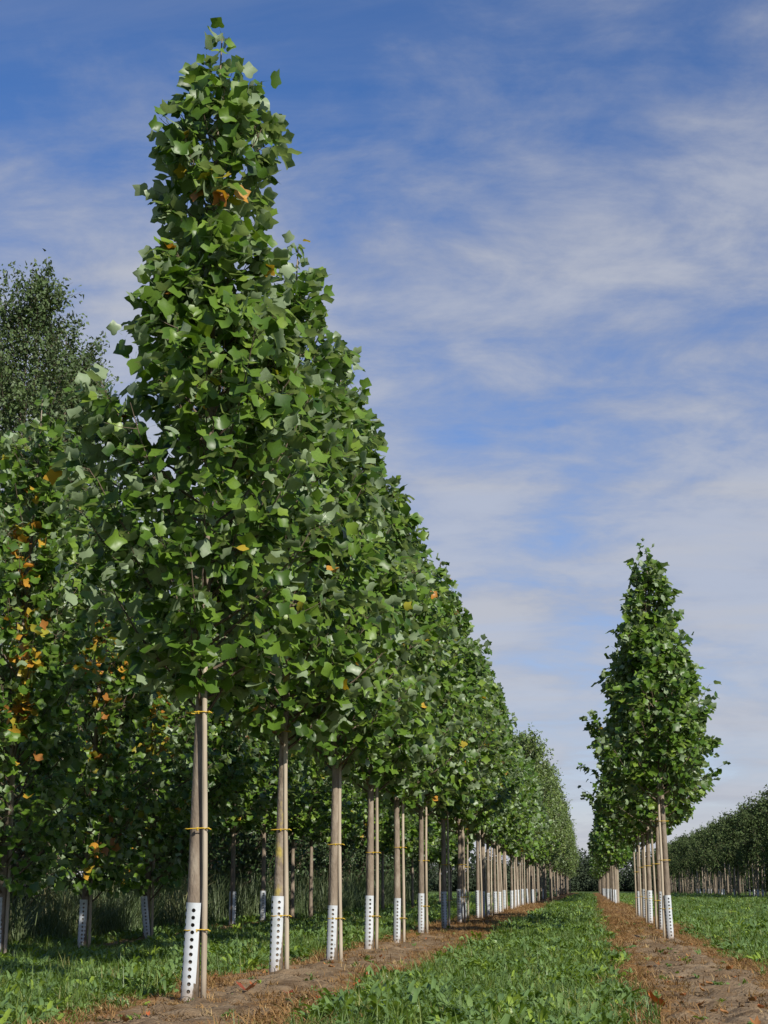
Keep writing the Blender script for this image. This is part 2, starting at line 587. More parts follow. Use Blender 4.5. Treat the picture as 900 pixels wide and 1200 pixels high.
def soil_strip(key, label, y0, y1):
    c, hw = STRIPS[key]
    us = np.linspace(-1, 1, 41)
    ys = axis([(y0, 32, .05), (32, 60, .12), (60, y1, .6)])
    U, Y = np.meshgrid(us, ys)
    X = c + np.where(U > 0, U * half_w(key, Y, 1), U * half_w(key, Y, -1))
    g = np.random.default_rng(len(key))
    noise = np.zeros_like(U)
    for k, amp in ((1, .016), (3, .012), (8, .007)):
        r = g.normal(size=(U.shape[0] // k + 2, U.shape[1] // k + 2))
        noise += amp * np.repeat(np.repeat(r, k, 0), k, 1)[:U.shape[0], :U.shape[1]]
    # soften the blocky octaves
    for _ in range(2):
        noise = (noise + np.roll(noise, 1, 0) + np.roll(noise, -1, 0) + np.roll(noise, 1, 1) + np.roll(noise, -1, 1)) / 5 * 1.25
    Z = soil_z(key, X, Y) + noise * np.clip((1 - np.abs(U)) * 3, 0, 1)
    V = np.stack([X, Y, Z], -1).reshape(-1, 3)
    nx, ny = U.shape[1], U.shape[0]
    i = (np.arange(ny - 1)[:, None] * nx + np.arange(nx - 1)[None]).ravel()
    T = np.concatenate([np.stack([i, i + 1, i + nx + 1], 1), np.stack([i, i + nx + 1, i + nx], 1)])
    me = raw_mesh('soil_strip', V, T, mat=M_SOIL)
    a = me.attributes.new('edge', 'FLOAT', 'POINT')
    far = np.clip((Y - 24) / 12, 0, 1) * 0.45
    a.data.foreach_set('value', (np.abs(U) ** 1.5 * .85 + far).astype(np.float32).ravel())
    tag(link('soil_strip', me), label, kind='structure')


soil_strip('left', 'bare brown soil strip under the left row of trees', 4, 260)
soil_strip('right', 'bare rust brown soil strip under the right row of trees', 4, 260)
soil_strip('second', 'narrow patchy soil strip under the shaded second row', 16, 90)


# ------------------------------------------------------------------ tree generators
def env_fn(table, g, jag=0.16):
    zt = np.array([a for a, b in table])
    rt = np.array([b for a, b in table])
    ph = g.uniform(0, 6.28, 6)

    def f(z, az):
        r = np.interp(z, zt, rt)
        n = np.sin(az * 2 + ph[0] + z * 1.1) + .8 * np.sin(az * 3 + ph[1] - z * 2.3) + .7 * np.sin(z * 4.1 + ph[2] + az)
        return r * (1 + jag * n)
    return f


def std_env(H, cb, Rm):
    t = [(0, .45), (.05, .78), (.12, .97), (.24, 1.0), (.38, .90), (.54, .66), (.7, .41), (.84, .23), (.94, .12), (1, .03)]
    return [(cb + (H - cb) * a, Rm * b) for a, b in t]


def bez(a, b, c, t):
    t = np.asarray(t)[:, None]
    return (1 - t) ** 2 * a + 2 * t * (1 - t) * b + t ** 2 * c


def tulip_tree_data(g, H, cb, table, nb=74, leaf=0.15, lean=(0, 0), streak=None, yellow=0.004, dens=1.0, r0=0.060, jag=.11):
    """Returns trunk mesh builder, twig builder and leaf arrays (tree space, base at 0,0,0)."""
    env = env_fn(table, g, jag)
    wob = g.uniform(0, 6.28, 2)

    def axis_at(z):
        z = np.asarray(z, float)
        return np.stack([lean[0] * z / H + .02 * np.sin(z * .9 + wob[0]) * z / H, lean[1] * z / H + .02 * np.sin(z * .8 + wob[1]) * z / H, z], -1)
    tz = np.linspace(-.05, H - .12, 22)
    trad = [max(.006, r0 * (1 - .93 * max(0, z) / H) * (1.04 if z < .1 else 1)) for z in tz]
    trunk = MB().tube([axis_at(z) for z in tz], trad, 9)
    tw = MB()
    P, D, Nn, S = [], [], [], []

    def add_leaf(p, out, n=1, sz=1.0):
        for _ in range(n):
            d = out * g.uniform(.3, 1.1) + g.normal(0, .55, 3)
            d[2] -= .25
            d = d / (np.linalg.norm(d) + 1e-6)
            up = np.array([0, 0, 1.0]) * g.uniform(.25, 1.0) + out * g.uniform(.1, 1.2) + g.normal(0, .5, 3)
            if g.uniform() < .07 + .16 * max(0, (p[2] - cb) / (H - cb)):      # turned over by the wind
                up = -up * [.8, .8, .5]
            s = leaf * g.uniform(.62, 1.22) * sz
            P.append(p + d * s * .55)
            D.append(d)
            Nn.append(up)
            S.append(s)
    nb = int(nb * 1.65)
    for i in range(nb):
        f = (i + g.uniform(0, 1)) / nb
        zs = cb - .35 + (H - cb) * (f ** 0.92) * .93
        az = i * 2.39996 + g.normal(0, .35)
        o = np.array([math.cos(az), math.sin(az), 0])
        rough_r = float(env(zs + .5, az))
        rise = max(.25, rough_r * g.uniform(.55, 1.25))
        ze = min(zs + rise, H)
        re = float(env(ze, az)) * (g.uniform(.72, 1.06 + .16 * f) if i % 3 else g.uniform(.3, .75))
        re = max(.06, re)
        a0 = axis_at(zs)
        e = axis_at(ze) + o * re
        m = axis_at(zs + (ze - zs) * .3) + o * re * .62
        ts = np.linspace(0, 1, 6)
        pts = bez(a0, m, e, ts)
        tw.tube(pts, np.linspace(.013 * (1.25 - f * .8), .003, 6), 4, cap=False)
        L = np.linalg.norm(e - a0)
        nt = max(2, int(round((3 + L * 3.6) * dens * (1 - .5 * max(0, f - .45) / .55))))
        for k in range(nt):
            t = g.uniform(.22, 1.0) ** .8
            q = bez(a0, m, e, [t])[0]
            oo = o + g.normal(0, .75, 3)
            oo[2] = abs(oo[2]) * .7 + .25
            oo /= np.linalg.norm(oo)
            tl = g.uniform(.10, .36) * (1 - .35 * f)
            qe = q + oo * tl
            # keep inside the outline
            zz = min(qe[2], H + .05)
            rr = np.hypot(*(qe - axis_at(zz))[:2])
            mxr = float(env(zz, math.atan2(qe[1], qe[0]))) * (1.12 + .3 * f * g.uniform(0, 1)) + .05
            if rr > mxr:
                qe = axis_at(zz) + (qe - axis_at(zz)) * np.array([mxr / rr, mxr / rr, 1])
            tw.tube([q, (q + qe) / 2 + [0, 0, -.01], qe], [.004, .003, .002], 3, cap=False)
            for s in np.linspace(.25, 1.0, int(g.integers(3, 7))):
                add_leaf(q + (qe - q) * s, unit(o * .6 + oo), 1, 1 + .12 * f)
        for t in np.linspace(.35, 1, int(4 + L * 3)):
            add_leaf(bez(a0, m, e, [t])[0], o, 1)
    # short inner shoots clothe the lower crown, which is seen from beneath
    for _ in range(int(nb * 6 * dens)):
        z = cb - .05 + (H - cb) * .62 * g.uniform(0, 1) ** 1.25
        a = g.uniform(0, 6.28)
        o = np.array([math.cos(a), math.sin(a), 0])
        rr = max(.1, float(env(z, a)) * math.sqrt(g.uniform(.02, .8)))
        add_leaf(axis_at(z) + o * rr, o, 1)
    # leader tuft
    for z in np.linspace(H - .9, H, 34):
        a = g.uniform(0, 6.28)
        add_leaf(axis_at(min(z, H - .1)) + g.normal(0, .04, 3), np.array([math.cos(a), math.sin(a), .5]), 1, .85)
    P, D, Nn, S = map(np.array, (P, D, Nn, S))
    # tint: 0..0.88 greens, over 0.9 yellowed
    tint = np.clip(g.normal(.48, .30, len(P)), 0, .88)
    yl = g.uniform(0, 1, len(P)) < yellow
    if streak:
        for az, width, z0, z1, prob in streak:
            a = np.arctan2(P[:, 1], P[:, 0])
            da = np.abs((a - az + math.pi) % (2 * math.pi) - math.pi)
            rr = np.hypot(P[:, 0], P[:, 1])
            lat = rr * np.sin(np.minimum(da, 1.57))
            clump = np.sin(P[:, 2] * 5.3 + az) + np.sin(P[:, 2] * 11.1) * .6
            yl |= (da < 1.5) & (lat < width * (1 + .5 * clump)) & (P[:, 2] > z0) & (P[:, 2] < z1) & (g.uniform(0, 1, len(P)) < prob) & (rr > .12)
    tint[yl] = np.clip(g.normal(.94, .035, yl.sum()), .9, 1)
    return trunk, tw, P, D, Nn, S, tint


ORD = ['first', 'second', 'third', 'fourth', 'fifth', 'sixth', 'seventh', 'eighth', 'ninth', 'tenth', 'eleventh', 'twelfth', 'thirteenth', 'fourteenth']

# shared single-leaf meshes for the leaves that stand out one by one
LEAF_BINS = [.08, .2, .3, .4, .5, .62, .78, .905, .93, .955, .985]
LEAF_MESH = []
for b in LEAF_BINS:
    row = []
    for k in range(3):
        g = np.random.default_rng(k + int(b * 100))
        V, T, ti = leaf_cloud(np.zeros((1, 3)), np.array([[0, 1., 0]]), np.array([[0, 0, 1.]]), np.ones(1), np.array([b]), TULIP_V, TULIP_T, g)
        row.append(raw_mesh('leaf', V, T, ti, M_TULIP))
    LEAF_MESH.append(row)


def build_unique_tree(loc, label, group, seed, H, cb, table, n_parts=300, bark=None, name='tulip_tree', **kw):
    g = np.random.default_rng(seed)
    trunk, tw, P, D, Nn, S, tint = tulip_tree_data(g, H, cb, table, **kw)
    root = link(name, None, loc=loc)
    tag(root, label, 'tree', group)
    link('trunk', trunk.mesh('trunk', bark or M_BARK), root)
    link('branches', tw.mesh('branches', M_TWIG), root)
    # the leaves that show largest from the path: outer, path side, broad face on view
    loc = np.array(loc)
    tocam = unit(np.array([0, 0, CAM_H]) - (P + loc))
    Fm = leaf_frames(D, Nn)
    face = np.abs(np.einsum('ni,ni->n', Fm[:, :, 2], tocam))
    side = np.einsum('ni,ni->n', P - np.array([0, 0, 1]) * P[:, 2:3], tocam * [1, 1, 0])
    rr = np.interp(P[:, 2], [a for a, b in table], [b for a, b in table]) + .05
    score = S / .15 * (.35 + .65 * face) * np.clip(side / rr + .35, 0, 1.2)
    idx = np.argsort(-score)
    big = idx[:n_parts]
    rest = np.ones(len(P), bool)
    rest[big] = False
    V, T, ti = leaf_cloud(P[rest], D[rest], Nn[rest], S[rest], tint[rest], TULIP_V, TULIP_T, g)
    crown = link('crown', raw_mesh('crown', V, T, ti, M_TULIP), root)
    crown['kind'] = 'stuff'
    for i in big:
        b = int(np.argmin([abs(tint[i] - q) for q in LEAF_BINS]))
        if tint[i] < .89:
            b = min(b, 6)
        else:
            b = max(b, 7)
        lo = bpy.data.objects.new('leaf', LEAF_MESH[b][int(g.integers(3))])
        col.objects.link(lo)
        lo.parent = crown
        M = Matrix([list(Fm[i][r] * S[i]) + [P[i][r]] for r in range(3)] + [[0, 0, 0, 1]])
        lo.matrix_basis = M
    return root


class Variant:
    """meshes of one tree shape, shared by its copies"""

    def __init__(self, parts):
        self.parts = parts

    def place(self, name, loc, rotz, label, group, scale=(1, 1, 1), cat='tree'):
        root = link(name, None, loc=loc, rotz=rotz)
        root.scale = scale
        tag(root, label, cat, group)
        for nm, me, stuff in self.parts:
            o = link(nm, me, root)
            if stuff:
                o['kind'] = 'stuff'
        return root


def tulip_variant(seed, H, cb, Rm, far=False, **kw):
    g = np.random.default_rng(seed)
    trunk, tw, P, D, Nn, S, tint = tulip_tree_data(g, H, cb, std_env(H, cb, Rm), **kw)
    V, T, ti = leaf_cloud(P, D, Nn, S, tint, TULIP_FAR_V if far else TULIP_V, TULIP_FAR_T if far else TULIP_T, g)
    return Variant([('trunk', trunk.mesh('trunk', M_BARK), False), ('branches', tw.mesh('branches', M_TWIG), False), ('crown', raw_mesh('crown', V, T, ti, M_TULIP), True)])


# ------------------------------------------------------------------ guards and stakes
def guard_mesh(Hh=0.74, r=0.061, rows=12):
    """open sided white plastic sleeve, pierced by columns of round holes"""
    verts, faces = [], []
    ncol = 10                                   # angular cells, the last one left open
    used = 9
    dz = (Hh - .09) / rows
    dth = 2 * math.pi / ncol

    def add(p):
        verts.append(p)
        return len(verts) - 1

    def surf(th, z, rad):
        rr = rad * (1.0 + .06 * z)
        return (rr * math.cos(th), rr * math.sin(th), z)
    for rad, flip in ((r, False), (r - .003, True)):
        for c in range(used):
            t0 = c * dth
            zbands = [0.0] + [.06 + dz * k for k in range(rows + 1)] + [Hh]
            for k in range(len(zbands) - 1):
                z0, z1 = zbands[k], zbands[k + 1]
                zm, tm = (z0 + z1) / 2, t0 + dth / 2
                per = [(t0, z0), (tm, z0), (t0 + dth, z0), (t0 + dth, zm), (t0 + dth, z1), (tm, z1), (t0, z1), (t0, zm)]
                pi = [add(surf(t, z, rad)) for t, z in per]
                hole = (c % 2 == 1) and 0 < k < len(zbands) - 2
                if hole:
                    hr = .0155
                    ring = []
                    for a in range(8):
                        ang = math.radians(-135 + 45 * a)
                        ring.append(add(surf(tm + hr / r * math.cos(ang), zm + hr * math.sin(ang), rad)))
                    for a in range(8):
                        b = (a + 1) % 8
                        f = (pi[a], pi[b], ring[b], ring[a])
                        faces.append(f[::-1] if flip else f)
                else:
                    faces.append(tuple(pi[::-1] if flip else pi))
    me = bpy.data.meshes.new('tree_guard')
    me.from_pydata(verts, [], faces)
    import bmesh
    bm = bmesh.new()
    bm.from_mesh(me)
    bmesh.ops.remove_doubles(bm, verts=bm.verts, dist=.0008)
    bm.to_mesh(me)
    bm.free()
    me.materials.append(M_GUARD)
    me.polygons.foreach_set('use_smooth', np.ones(len(me.polygons), bool))
    me.update()
    return me


G_MESH = guard_mesh()
g_ = np.random.default_rng(3)


def stake_mesh(hh, seed):
    g = np.random.default_rng(seed)
    zs = np.linspace(-.05, hh, 12)
    pts = [(.006 * math.sin(z * 2 + seed), .006 * math.cos(z * 1.7 + seed), z) for z in zs]
    return MB().tube(pts, [.023 - .002 * z / hh + g.normal(0, .0007) for z in zs], 8).mesh('support_stake', M_STAKE)


STAKES = [stake_mesh(h, i) for i, h in enumerate((2.62, 2.5, 2.7))]


def tie_mesh(dx, dy, r_t=.05):
    """yellow band looped round trunk and stake, tail sticking out"""
    c0, c1 = Vector((-dx, -dy, 0)), Vector((0, 0, 0))
    ax = (c1 - c0).normalized()
    nx = Vector((-ax.y, ax.x, 0))
    pts = []
    for k in range(9):
        t = math.pi / 2 + math.pi * k / 8
        pts.append(c0 + (ax * math.cos(t) + nx * math.sin(t)) * (r_t + .006))
    for k in range(9):
        t = -math.pi / 2 + math.pi * k / 8
        pts.append(c1 + (ax * math.cos(t) + nx * math.sin(t)) * .030)
    pts.append(pts[0])
    pts.append(pts[0] + Vector((.0, -.004, .002)))
    mb = MB()
    mb.tube([p + Vector((0, 0, .003 * i % .007)) for i, p in enumerate(pts)], [.0042] * len(pts), 5, cap=False)
    tail = c1 + Vector((.02, -.032, 0))
    mb.tube([tail, tail + Vector((.02, -.004, .005)), tail + Vector((.042, -.002, -.008))], [.0055, .005, .004], 5)
    # knot between trunk and stake
    kn = (c0 + c1) / 2
    mb.tube([kn + Vector((0, -.035, -.012)), kn + Vector((0, -.035, .012))], [.009, .009], 6)
    return mb.mesh('tie', M_TIE)


TIE = tie_mesh(.096, .0)
GUARD_OFF = (-.006, -.008)


def guard_and_stake(x, y, z, which, gg, near=True, tie_z=(.55, 1.25, 2.15), stake_lean=0.0, guard_tilt=None, si=0, guard_rot=None, shared=None, side=1, hscale=1.0, dx=.096):
    gt = guard_tilt if guard_tilt is not None else float(gg.normal(0, .02))
    go = link('tree_guard', G_MESH, loc=(x + GUARD_OFF[0] - gt * .35, y + GUARD_OFF[1], z - .015))
    go.rotation_euler = (0, gt, guard_rot if guard_rot is not None else float(gg.uniform(0, 6.28)))
    go.scale = (1, 1, hscale)
    tag(go, shared[0] if shared else 'white perforated plastic sleeve round the trunk foot of the ' + which, 'tree guard', 'white guards round the tree trunks')
    s = link('support_stake', STAKES[si % 3], loc=(x + side * dx, y - .01, z))
    s.rotation_euler = (0, stake_lean, 0)
    tag(s, shared[1] if shared else 'pale round wooden stake tied to the ' + which, 'stake', 'wooden stakes beside the trees')
    if near:
        for tz in tie_z:
            t = link('tie', TIE, s, loc=(0, 0, tz))
            t.rotation_euler = (0, 0, 0 if side > 0 else math.pi)
    return go, s


# ------------------------------------------------------------------ left row
def soilz(key, x, y):
    return float(soil_z(key, x, y))


def stdtab(H, cb, Rm):
    return std_env(H, cb, Rm)


T1 = [(2.3, .35), (2.6, .68), (2.95, .88), (3.4, 1.0), (4.0, 1.05), (4.7, 1.08), (5.2, .98), (5.45, .66), (5.8, .45), (6.4, .38), (6.8, .48), (7.2, .52), (7.5, .42), (7.8, .25), (8.1, .11), (8.35, .03)]
left_specs = [
    # y, H, crown base, table or radius, lean, extra
    (12.28, 8.35, 2.45, T1, (-.02, .3), dict(nb=86, leaf=.129, yellow=.003, streak=[(-1.3, .14, 6.3, 6.75, .3), (-1.4, .1, 4.6, 4.9, .25)], jag=.06)),
    (15.84, 7.75, 2.45, 1.1, (.10, .1), dict(nb=84, leaf=.129, yellow=.006)),
    (19.0, 7.45, 2.45, 1.08, (.06, .0), dict(nb=80, leaf=.129, yellow=.006)),
    (22.2, 7.0, 2.40, 1.1, (.05, .1), dict(nb=80, leaf=.129, yellow=.010)),
    (25.9, 7.5, 2.45, 1.1, (-.04, .0), dict(nb=78, leaf=.129, yellow=.006)),
    (29.3, 7.45, 2.35, 1.1, (.0, -.1), dict(nb=78, leaf=.129, yellow=.012)),
]
LEFT_G = 'tulip trees of the left row'
lean_desc = ['tall tulip tree with a slim waisted crown, nearest of the left row', 'second tulip tree of the left row, yellow lichen on its trunk']
for i, (y, H, cb, tab, lean, kw) in enumerate(left_specs):
    x = LROW + [0, -.03, .02, .02, -.03, 0][i]
    z = soilz('left', x, y)
    if not isinstance(tab, list):
        tab = stdtab(H, cb, tab)
    lab = lean_desc[i] if i < 2 else ORD[i] + ' tulip tree from the front in the left row, sunlit trunk'
    build_unique_tree((x, y, z), lab, LEFT_G, 100 + i, H, cb, tab, lean=lean, bark=M_BARK_LICHEN if i == 1 else None, **kw)
    guard_and_stake(x, y, z, ORD[i] + ' tree in the left row', g_, si=i,
                    guard_tilt=[.04, .025, .03, .015, .02, .01][i], guard_rot=R([10, 24, 8, 18, 6, 14][i]),
                    stake_lean=[-.018, -.016, -.012, .005, .0, .0][i], tie_z=[(.52, 1.28, 2.18), (.55, 1.38, 2.35), (.50, 1.35, 2.3), (.45, 1.3, 2.3), (.4, 1.5, 2.35), (.5, 1.3, 2.3)][i],
                    hscale=[1, 1.02, .9, 1, .98, 1.0][i])

VAR = [tulip_variant(200 + k, [7.3, 7.5, 7.1, 7.3][k], 2.35, [1.12, 1.08, 1.15, 1.12][k], nb=74, leaf=.129, yellow=.006, jag=.14) for k in range(4)]
FAR = [tulip_variant(230 + k, [6.8, 7.0, 6.6][k], 2.3, [1.12, 1.1, 1.15][k], nb=40, leaf=.20, yellow=.004, dens=.8, far=True) for k in range(3)]

y = 32.75
i = 6
while y < 88:
    x = LROW + float(g_.normal(0, .05))
    z = soilz('left', x, y)
    v = VAR[int(g_.integers(4))] if y < 62 else FAR[int(g_.integers(3))]
    if i < 12:
        lab = ORD[i] + ' tulip tree from the front in the left row'
        sh = None
    else:
        lab = 'tulip tree far along the left row, crown merged with its neighbours'
        sh = ('small white trunk guard far along the left row', 'thin pale stake far along the left row')
    s = float(g_.uniform(.90, 1.08))
    w_ = float(g_.uniform(.88, 1.06))
    t = v.place('tulip_tree', (x, y, z), float(g_.uniform(0, 6.28)), lab, LEFT_G, (w_, w_, s))
    if y < 170:
        guard_and_stake(x, y, z, ORD[min(i, 12)] + ' tree in the left row', g_, near=y < 40, si=i, shared=sh, stake_lean=float(g_.normal(0, .012)))
    y += 3.35 + float(g_.normal(0, .15))
    i += 1

# ------------------------------------------------------------------ right row
RIGHT_G = 'tulip trees of the right row'
x, y = RROW, 27.95
z = soilz('right', x, y)
build_unique_tree((x, y, z), 'nearest tulip tree of the right row, pointed dark crown against the sky', RIGHT_G, 311, 6.85, 2.5, stdtab(6.85, 2.5, .94), lean=(-.14, .1), nb=80, leaf=.122, yellow=.0, jag=.07)
guard_and_stake(x, y, z, 'nearest tree in the right row', g_, guard_tilt=-.04, guard_rot=R(15), side=-1, tie_z=(.5, 1.3, 1.95), stake_lean=-.0)
for i, y in enumerate((32.4, 36.2, 40.8, 46.4)):
    x = RROW + [0.05, -.02, .02, .05][i]
    z = soilz('right', x, y)
    VAR[[2, 0, 2, 0][i]].place('tulip_tree', (x, y, z), 1.3 * i, ORD[i + 1] + ' tulip tree from the front in the right row', RIGHT_G, (1.0, 1.0, .92))
    guard_and_stake(x, y, z, ORD[i + 1] + ' tree in the right row', g_, near=True, si=i, side=-1, stake_lean=float(g_.normal(0, .012)))
y = 83.0
i = 0
while y < 240:
    x = RROW + float(g_.normal(0, .06))
    z = soilz('right', x, y)
    lab = 'first tulip tree past the gap in the right row' if i == 0 else 'tulip tree in the far block of the right row beyond the gap'
    FAR[int(g_.integers(3))].place('tulip_tree', (x, y, z), float(g_.uniform(0, 6.28)), lab, RIGHT_G, (1, 1, float(g_.uniform(.92, 1.02))))
    if y < 170:
        sh = ('white trunk guard at the front of the far right block', 'pale stake at the front of the far right block') if i == 0 else ('small white trunk guard in the far block of the right row', 'thin pale stake in the far block of the right row')
        guard_and_stake(x, y, z, '', g_, near=False, si=i, shared=sh, stake_lean=float(g_.normal(0, .012)))
    y += 3.35 + float(g_.normal(0, .15))
    i += 1

# ------------------------------------------------------------------ second row (left, behind)
ROW2_G = 'tulip trees of the shaded second row'
cam_az = math.atan2(-20, 7.3)
low_tab = lambda H: [(.55, .5), (1.0, .85), (1.6, .95), (2.6, 1.1), (4, 1.1), (5.2, .85), (6.2, .6), (H - .4, .3), (H, .05)]
row2 = [(19.6, 7.35, 'bushy tulip tree with a vertical streak of yellow leaves at the left edge', (.2, 0), [(cam_az + .25, .13, 1.9, 6.0, .45)], .006),
        (23.0, 7.4, 'bushy second-row tulip tree with scattered yellow leaves and a pale guard', (.15, 0), [(cam_az + .1, .2, 3.4, 5.0, .4), (cam_az + .2, .25, 1.2, 3.4, .12)], .012),
        (26.4, 7.4, 'bushy tulip tree behind the nearest trunk, its guard leaning left', (.0, 0), [(cam_az, .3, 3.0, 4.4, .3)], .015)]
for i, (y, H, lab, lean, st, ye) in enumerate(row2):
    x = ROW2
    z = float(gz(x, y))
    build_unique_tree((x, y, z), lab, ROW2_G, 400 + i, H, .95, low_tab(H), lean=lean, nb=84, leaf=.12, streak=st, yellow=ye)
    guard_and_stake(x, y, z + .02, ORD[i] + ' bushy second-row tree', g_, near=False, si=i, guard_tilt=[0, .02, -.12][i], guard_rot=R(14))
y = 30.2
i = 0
while y < 92:
    x = ROW2 - .1 + float(g_.normal(0, .08))
    z = float(gz(x, y))
    v = VAR[int(g_.integers(4))] if y < 60 else FAR[int(g_.integers(3))]
    near = i < 7
    lab = 'shaded dark-trunked tulip tree, ' + ORD[i] + ' right of the bushy trees in the second row' if near else 'tree far along the shaded second row, trunk between the front trunks'
    v.place('tulip_tree', (x, y, z), float(g_.uniform(0, 6.28)), lab, ROW2_G, (1, 1, float(g_.uniform(.9, 1.0))))
    if i in (1, 2):
        go = link('tree_guard', G_MESH, loc=(x, y, z - .01), rotz=float(g_.uniform(0, 6.28)))
        go.scale = (1.15, 1.15, 1)
        tag(go, 'shaded grey guard round the ' + ORD[i] + ' dark trunk of the second row' if near else 'shaded grey guard far along the second row', 'tree guard', 'shaded guards of the second row')
    y += (3.3 if y < 45 else 5.5) + float(g_.normal(0, .3))
    i += 1


# ------------------------------------------------------------------ windbreak poplars, shrubs, field trees
def leafy_tree_data(g, H, cb, table, nb, twigs, per, leaf, tv, tt, mat, r0=.1, up=(.9, 1.7), twl=(.3, .8), bark=M_TWIG, jag=.2, stems=1, rise0=.4):
    env = env_fn(table, g, jag)
    tr = MB()
    zt = np.linspace(-.05, H * .95, 12)
    wob = g.uniform(0, 6.28)
    ax = lambda z: np.array([.12 * math.sin(z * .4 + wob) * z / H, .1 * math.cos(z * .37 + wob) * z / H, z])
    tr.tube([ax(z) for z in zt], [max(.012, r0 * (1 - .92 * max(z, 0) / H)) for z in zt], 7)
    br = MB()
    P, D, Nn = [], [], []
    for i in range(nb):
        f = (i + g.uniform()) / nb
        zs = max(.1, cb - rise0) + (H - cb) * f * .92
        az = g.uniform(0, 6.28)
        o = np.array([math.cos(az), math.sin(az), 0])
        r1 = float(env(zs + .8, az))
        ze = min(zs + max(.4, r1 * g.uniform(*up)), H)
        re = float(env(ze, az)) * g.uniform(.55, 1.1)
        a0, e = ax(zs), ax(ze) + o * re
        m = ax(zs + (ze - zs) * .3) + o * re * .6
        br.tube(bez(a0, m, e, np.linspace(0, 1, 5)), np.linspace(.02 * (1.2 - f), .004, 5), 3, cap=False)
        for k in range(twigs):
            t = g.uniform(.2, 1)
            q = bez(a0, m, e, [t])[0]
            oo = o * .7 + g.normal(0, .6, 3)
            oo[2] = abs(oo[2]) + .3
            oo /= np.linalg.norm(oo)
            qe = q + oo * g.uniform(*twl)
            br.tube([q, qe], [.004, .002], 3, cap=False)
            s = g.uniform(.1, 1.05, per)[:, None]
            P.append(q + (qe - q) * s + g.normal(0, .06 + leaf * .3, (per, 3)))
            D.append(oo * .4 + g.normal(0, .7, (per, 3)) + [0, 0, -.25])
            Nn.append(o * .4 + g.normal(0, .6, (per, 3)) + [0, 0, .5])
    P, D, Nn = map(np.concatenate, (P, D, Nn))
    S = leaf * g.uniform(.7, 1.3, len(P))
    # clumps of lighter and darker foliage
    ti = np.clip(g.normal(.45, .2, len(P)) + .15 * np.sin(P[:, 2] * 1.7 + P[:, 0] * 2), 0, .88)
    V, T, ti = leaf_cloud(P, D, Nn, S, ti, tv, tt, g)
    return Variant([('trunk', tr.mesh('trunk', M_BARK), False), ('branches', br.mesh('branches', bark), False), ('crown', raw_mesh('crown', V, T, ti, mat), True)])


def pop_tab(H, cb, Rm):
    return [(cb, Rm * .5), (cb + .12 * H, Rm * .95), (.4 * H, Rm), (.6 * H, Rm * .85), (.8 * H, Rm * .6), (.93 * H, Rm * .35), (H, .06)]


POP = [leafy_tree_data(np.random.default_rng(500 + k), 15, 1.6, pop_tab(15, 1.6, [1.9, 1.7, 2.1][k]), 120, 14, 15, .10, OVAL_V, OVAL_T, M_POPLAR, r0=.13) for k in range(3)]
POPF = [leafy_tree_data(np.random.default_rng(520 + k), 9.6, 2.3, pop_tab(9.6, 2.3, [1.35, 1.25][k]), 70, 8, 8, .15, OVAL_V, OVAL_T, M_LIGHT, r0=.08) for k in range(2)]
pop_spots = [(-13.4, 35.5, 1.09, 'tall wispy grey green poplar at the left edge, topmost of the windbreak'),
             (-12.9, 37.4, 1.03, 'slimmer poplar right of the tallest one at the left edge'),
             (-13.9, 40.5, 1.04, 'poplar behind the gap between the two leftmost poplars')]
for i, (x, y, s, lab) in enumerate(pop_spots):
    POP[i].place('poplar_tree', (x, y, float(gz(x, y)) - .03), i * 2.0, lab, 'poplars of the windbreak', (1, 1, s))
y = 42.0
i = 0
while y < 105:
    x = -14.0 + float(g_.normal(0, .5))
    POP[i % 3].place('poplar_tree', (x, y, float(gz(x, y)) - .03), float(g_.uniform(0, 6.28)), 'windbreak poplar mostly hidden behind the two tulip tree rows', 'poplars of the windbreak', (1, 1, float(g_.uniform(.55, .75))))
    y += 3.6
    i += 1
# lighter, rounder trees that take over at the far end of the left row
y = 92.0
i = 0
while y < 250:
    x = LROW - .1 + float(g_.normal(0, .15))
    sc_ = float(g_.uniform(.92, 1.06))
    POPF[i % 2].place('poplar_tree', (x, y, soilz('left', x, y) - .02), i * 1.1, 'lighter green rounded tree at the far end of the left row', 'light green trees ending the left row', (1, 1, sc_))
    if y < 170 and i % 2 == 0:
        guard_and_stake(x, y, soilz('left', x, y), '', g_, near=False, si=i, shared=('white trunk guard under the light green far trees', 'pale stake under the light green far trees'))
    y += 4.0 + float(g_.normal(0, .3))
    i += 1

SHR = [leafy_tree_data(np.random.default_rng(540 + k), 3.6, .25, [(.1, .9), (.8, 1.5), (2, 1.5), (3, 1.0), (3.6, .3)], 46, 9, 10, .11, OVAL_V, OVAL_T, M_SHRUB, r0=.05, rise0=.1) for k in range(3)]
y = 27.0
i = 0
while y < 105:
    x = -11.0 - (y - 27) * .006 + float(g_.normal(0, .5)) - (1.4 if y < 34 else 0)
    s = float(g_.uniform(.9, 1.35))
    SHR[i % 3].place('shrub', (x, y, float(gz(x, y)) - .03), float(g_.uniform(0, 6.28)), 'dark leafy shrub in the undergrowth behind the second row', 'undergrowth shrubs behind the second row', (s, s, s), 'shrub')
    y += 1.8
    i += 1
WIL = leafy_tree_data(np.random.default_rng(560), 3.0, .15, [(.05, .5), (.8, 1.0), (1.8, 1.0), (2.6, .6), (3.0, .2)], 70, 8, 10, .13, LANCE_V, OVAL_T, M_WILLOW, r0=.03, rise0=.05)
for x, y, s, lab in ((-9.7, 26.6, 1.0, 'pale willow bush between the two bushy trees at the left'), (-11.6, 29.5, 1.15, 'pale willow bush behind the leftmost bushy tree')):
    WIL.place('willow_bush', (x, y, float(gz(x, y)) - .02), x, lab, 'willow bushes at the left', (s, s, s), 'shrub')

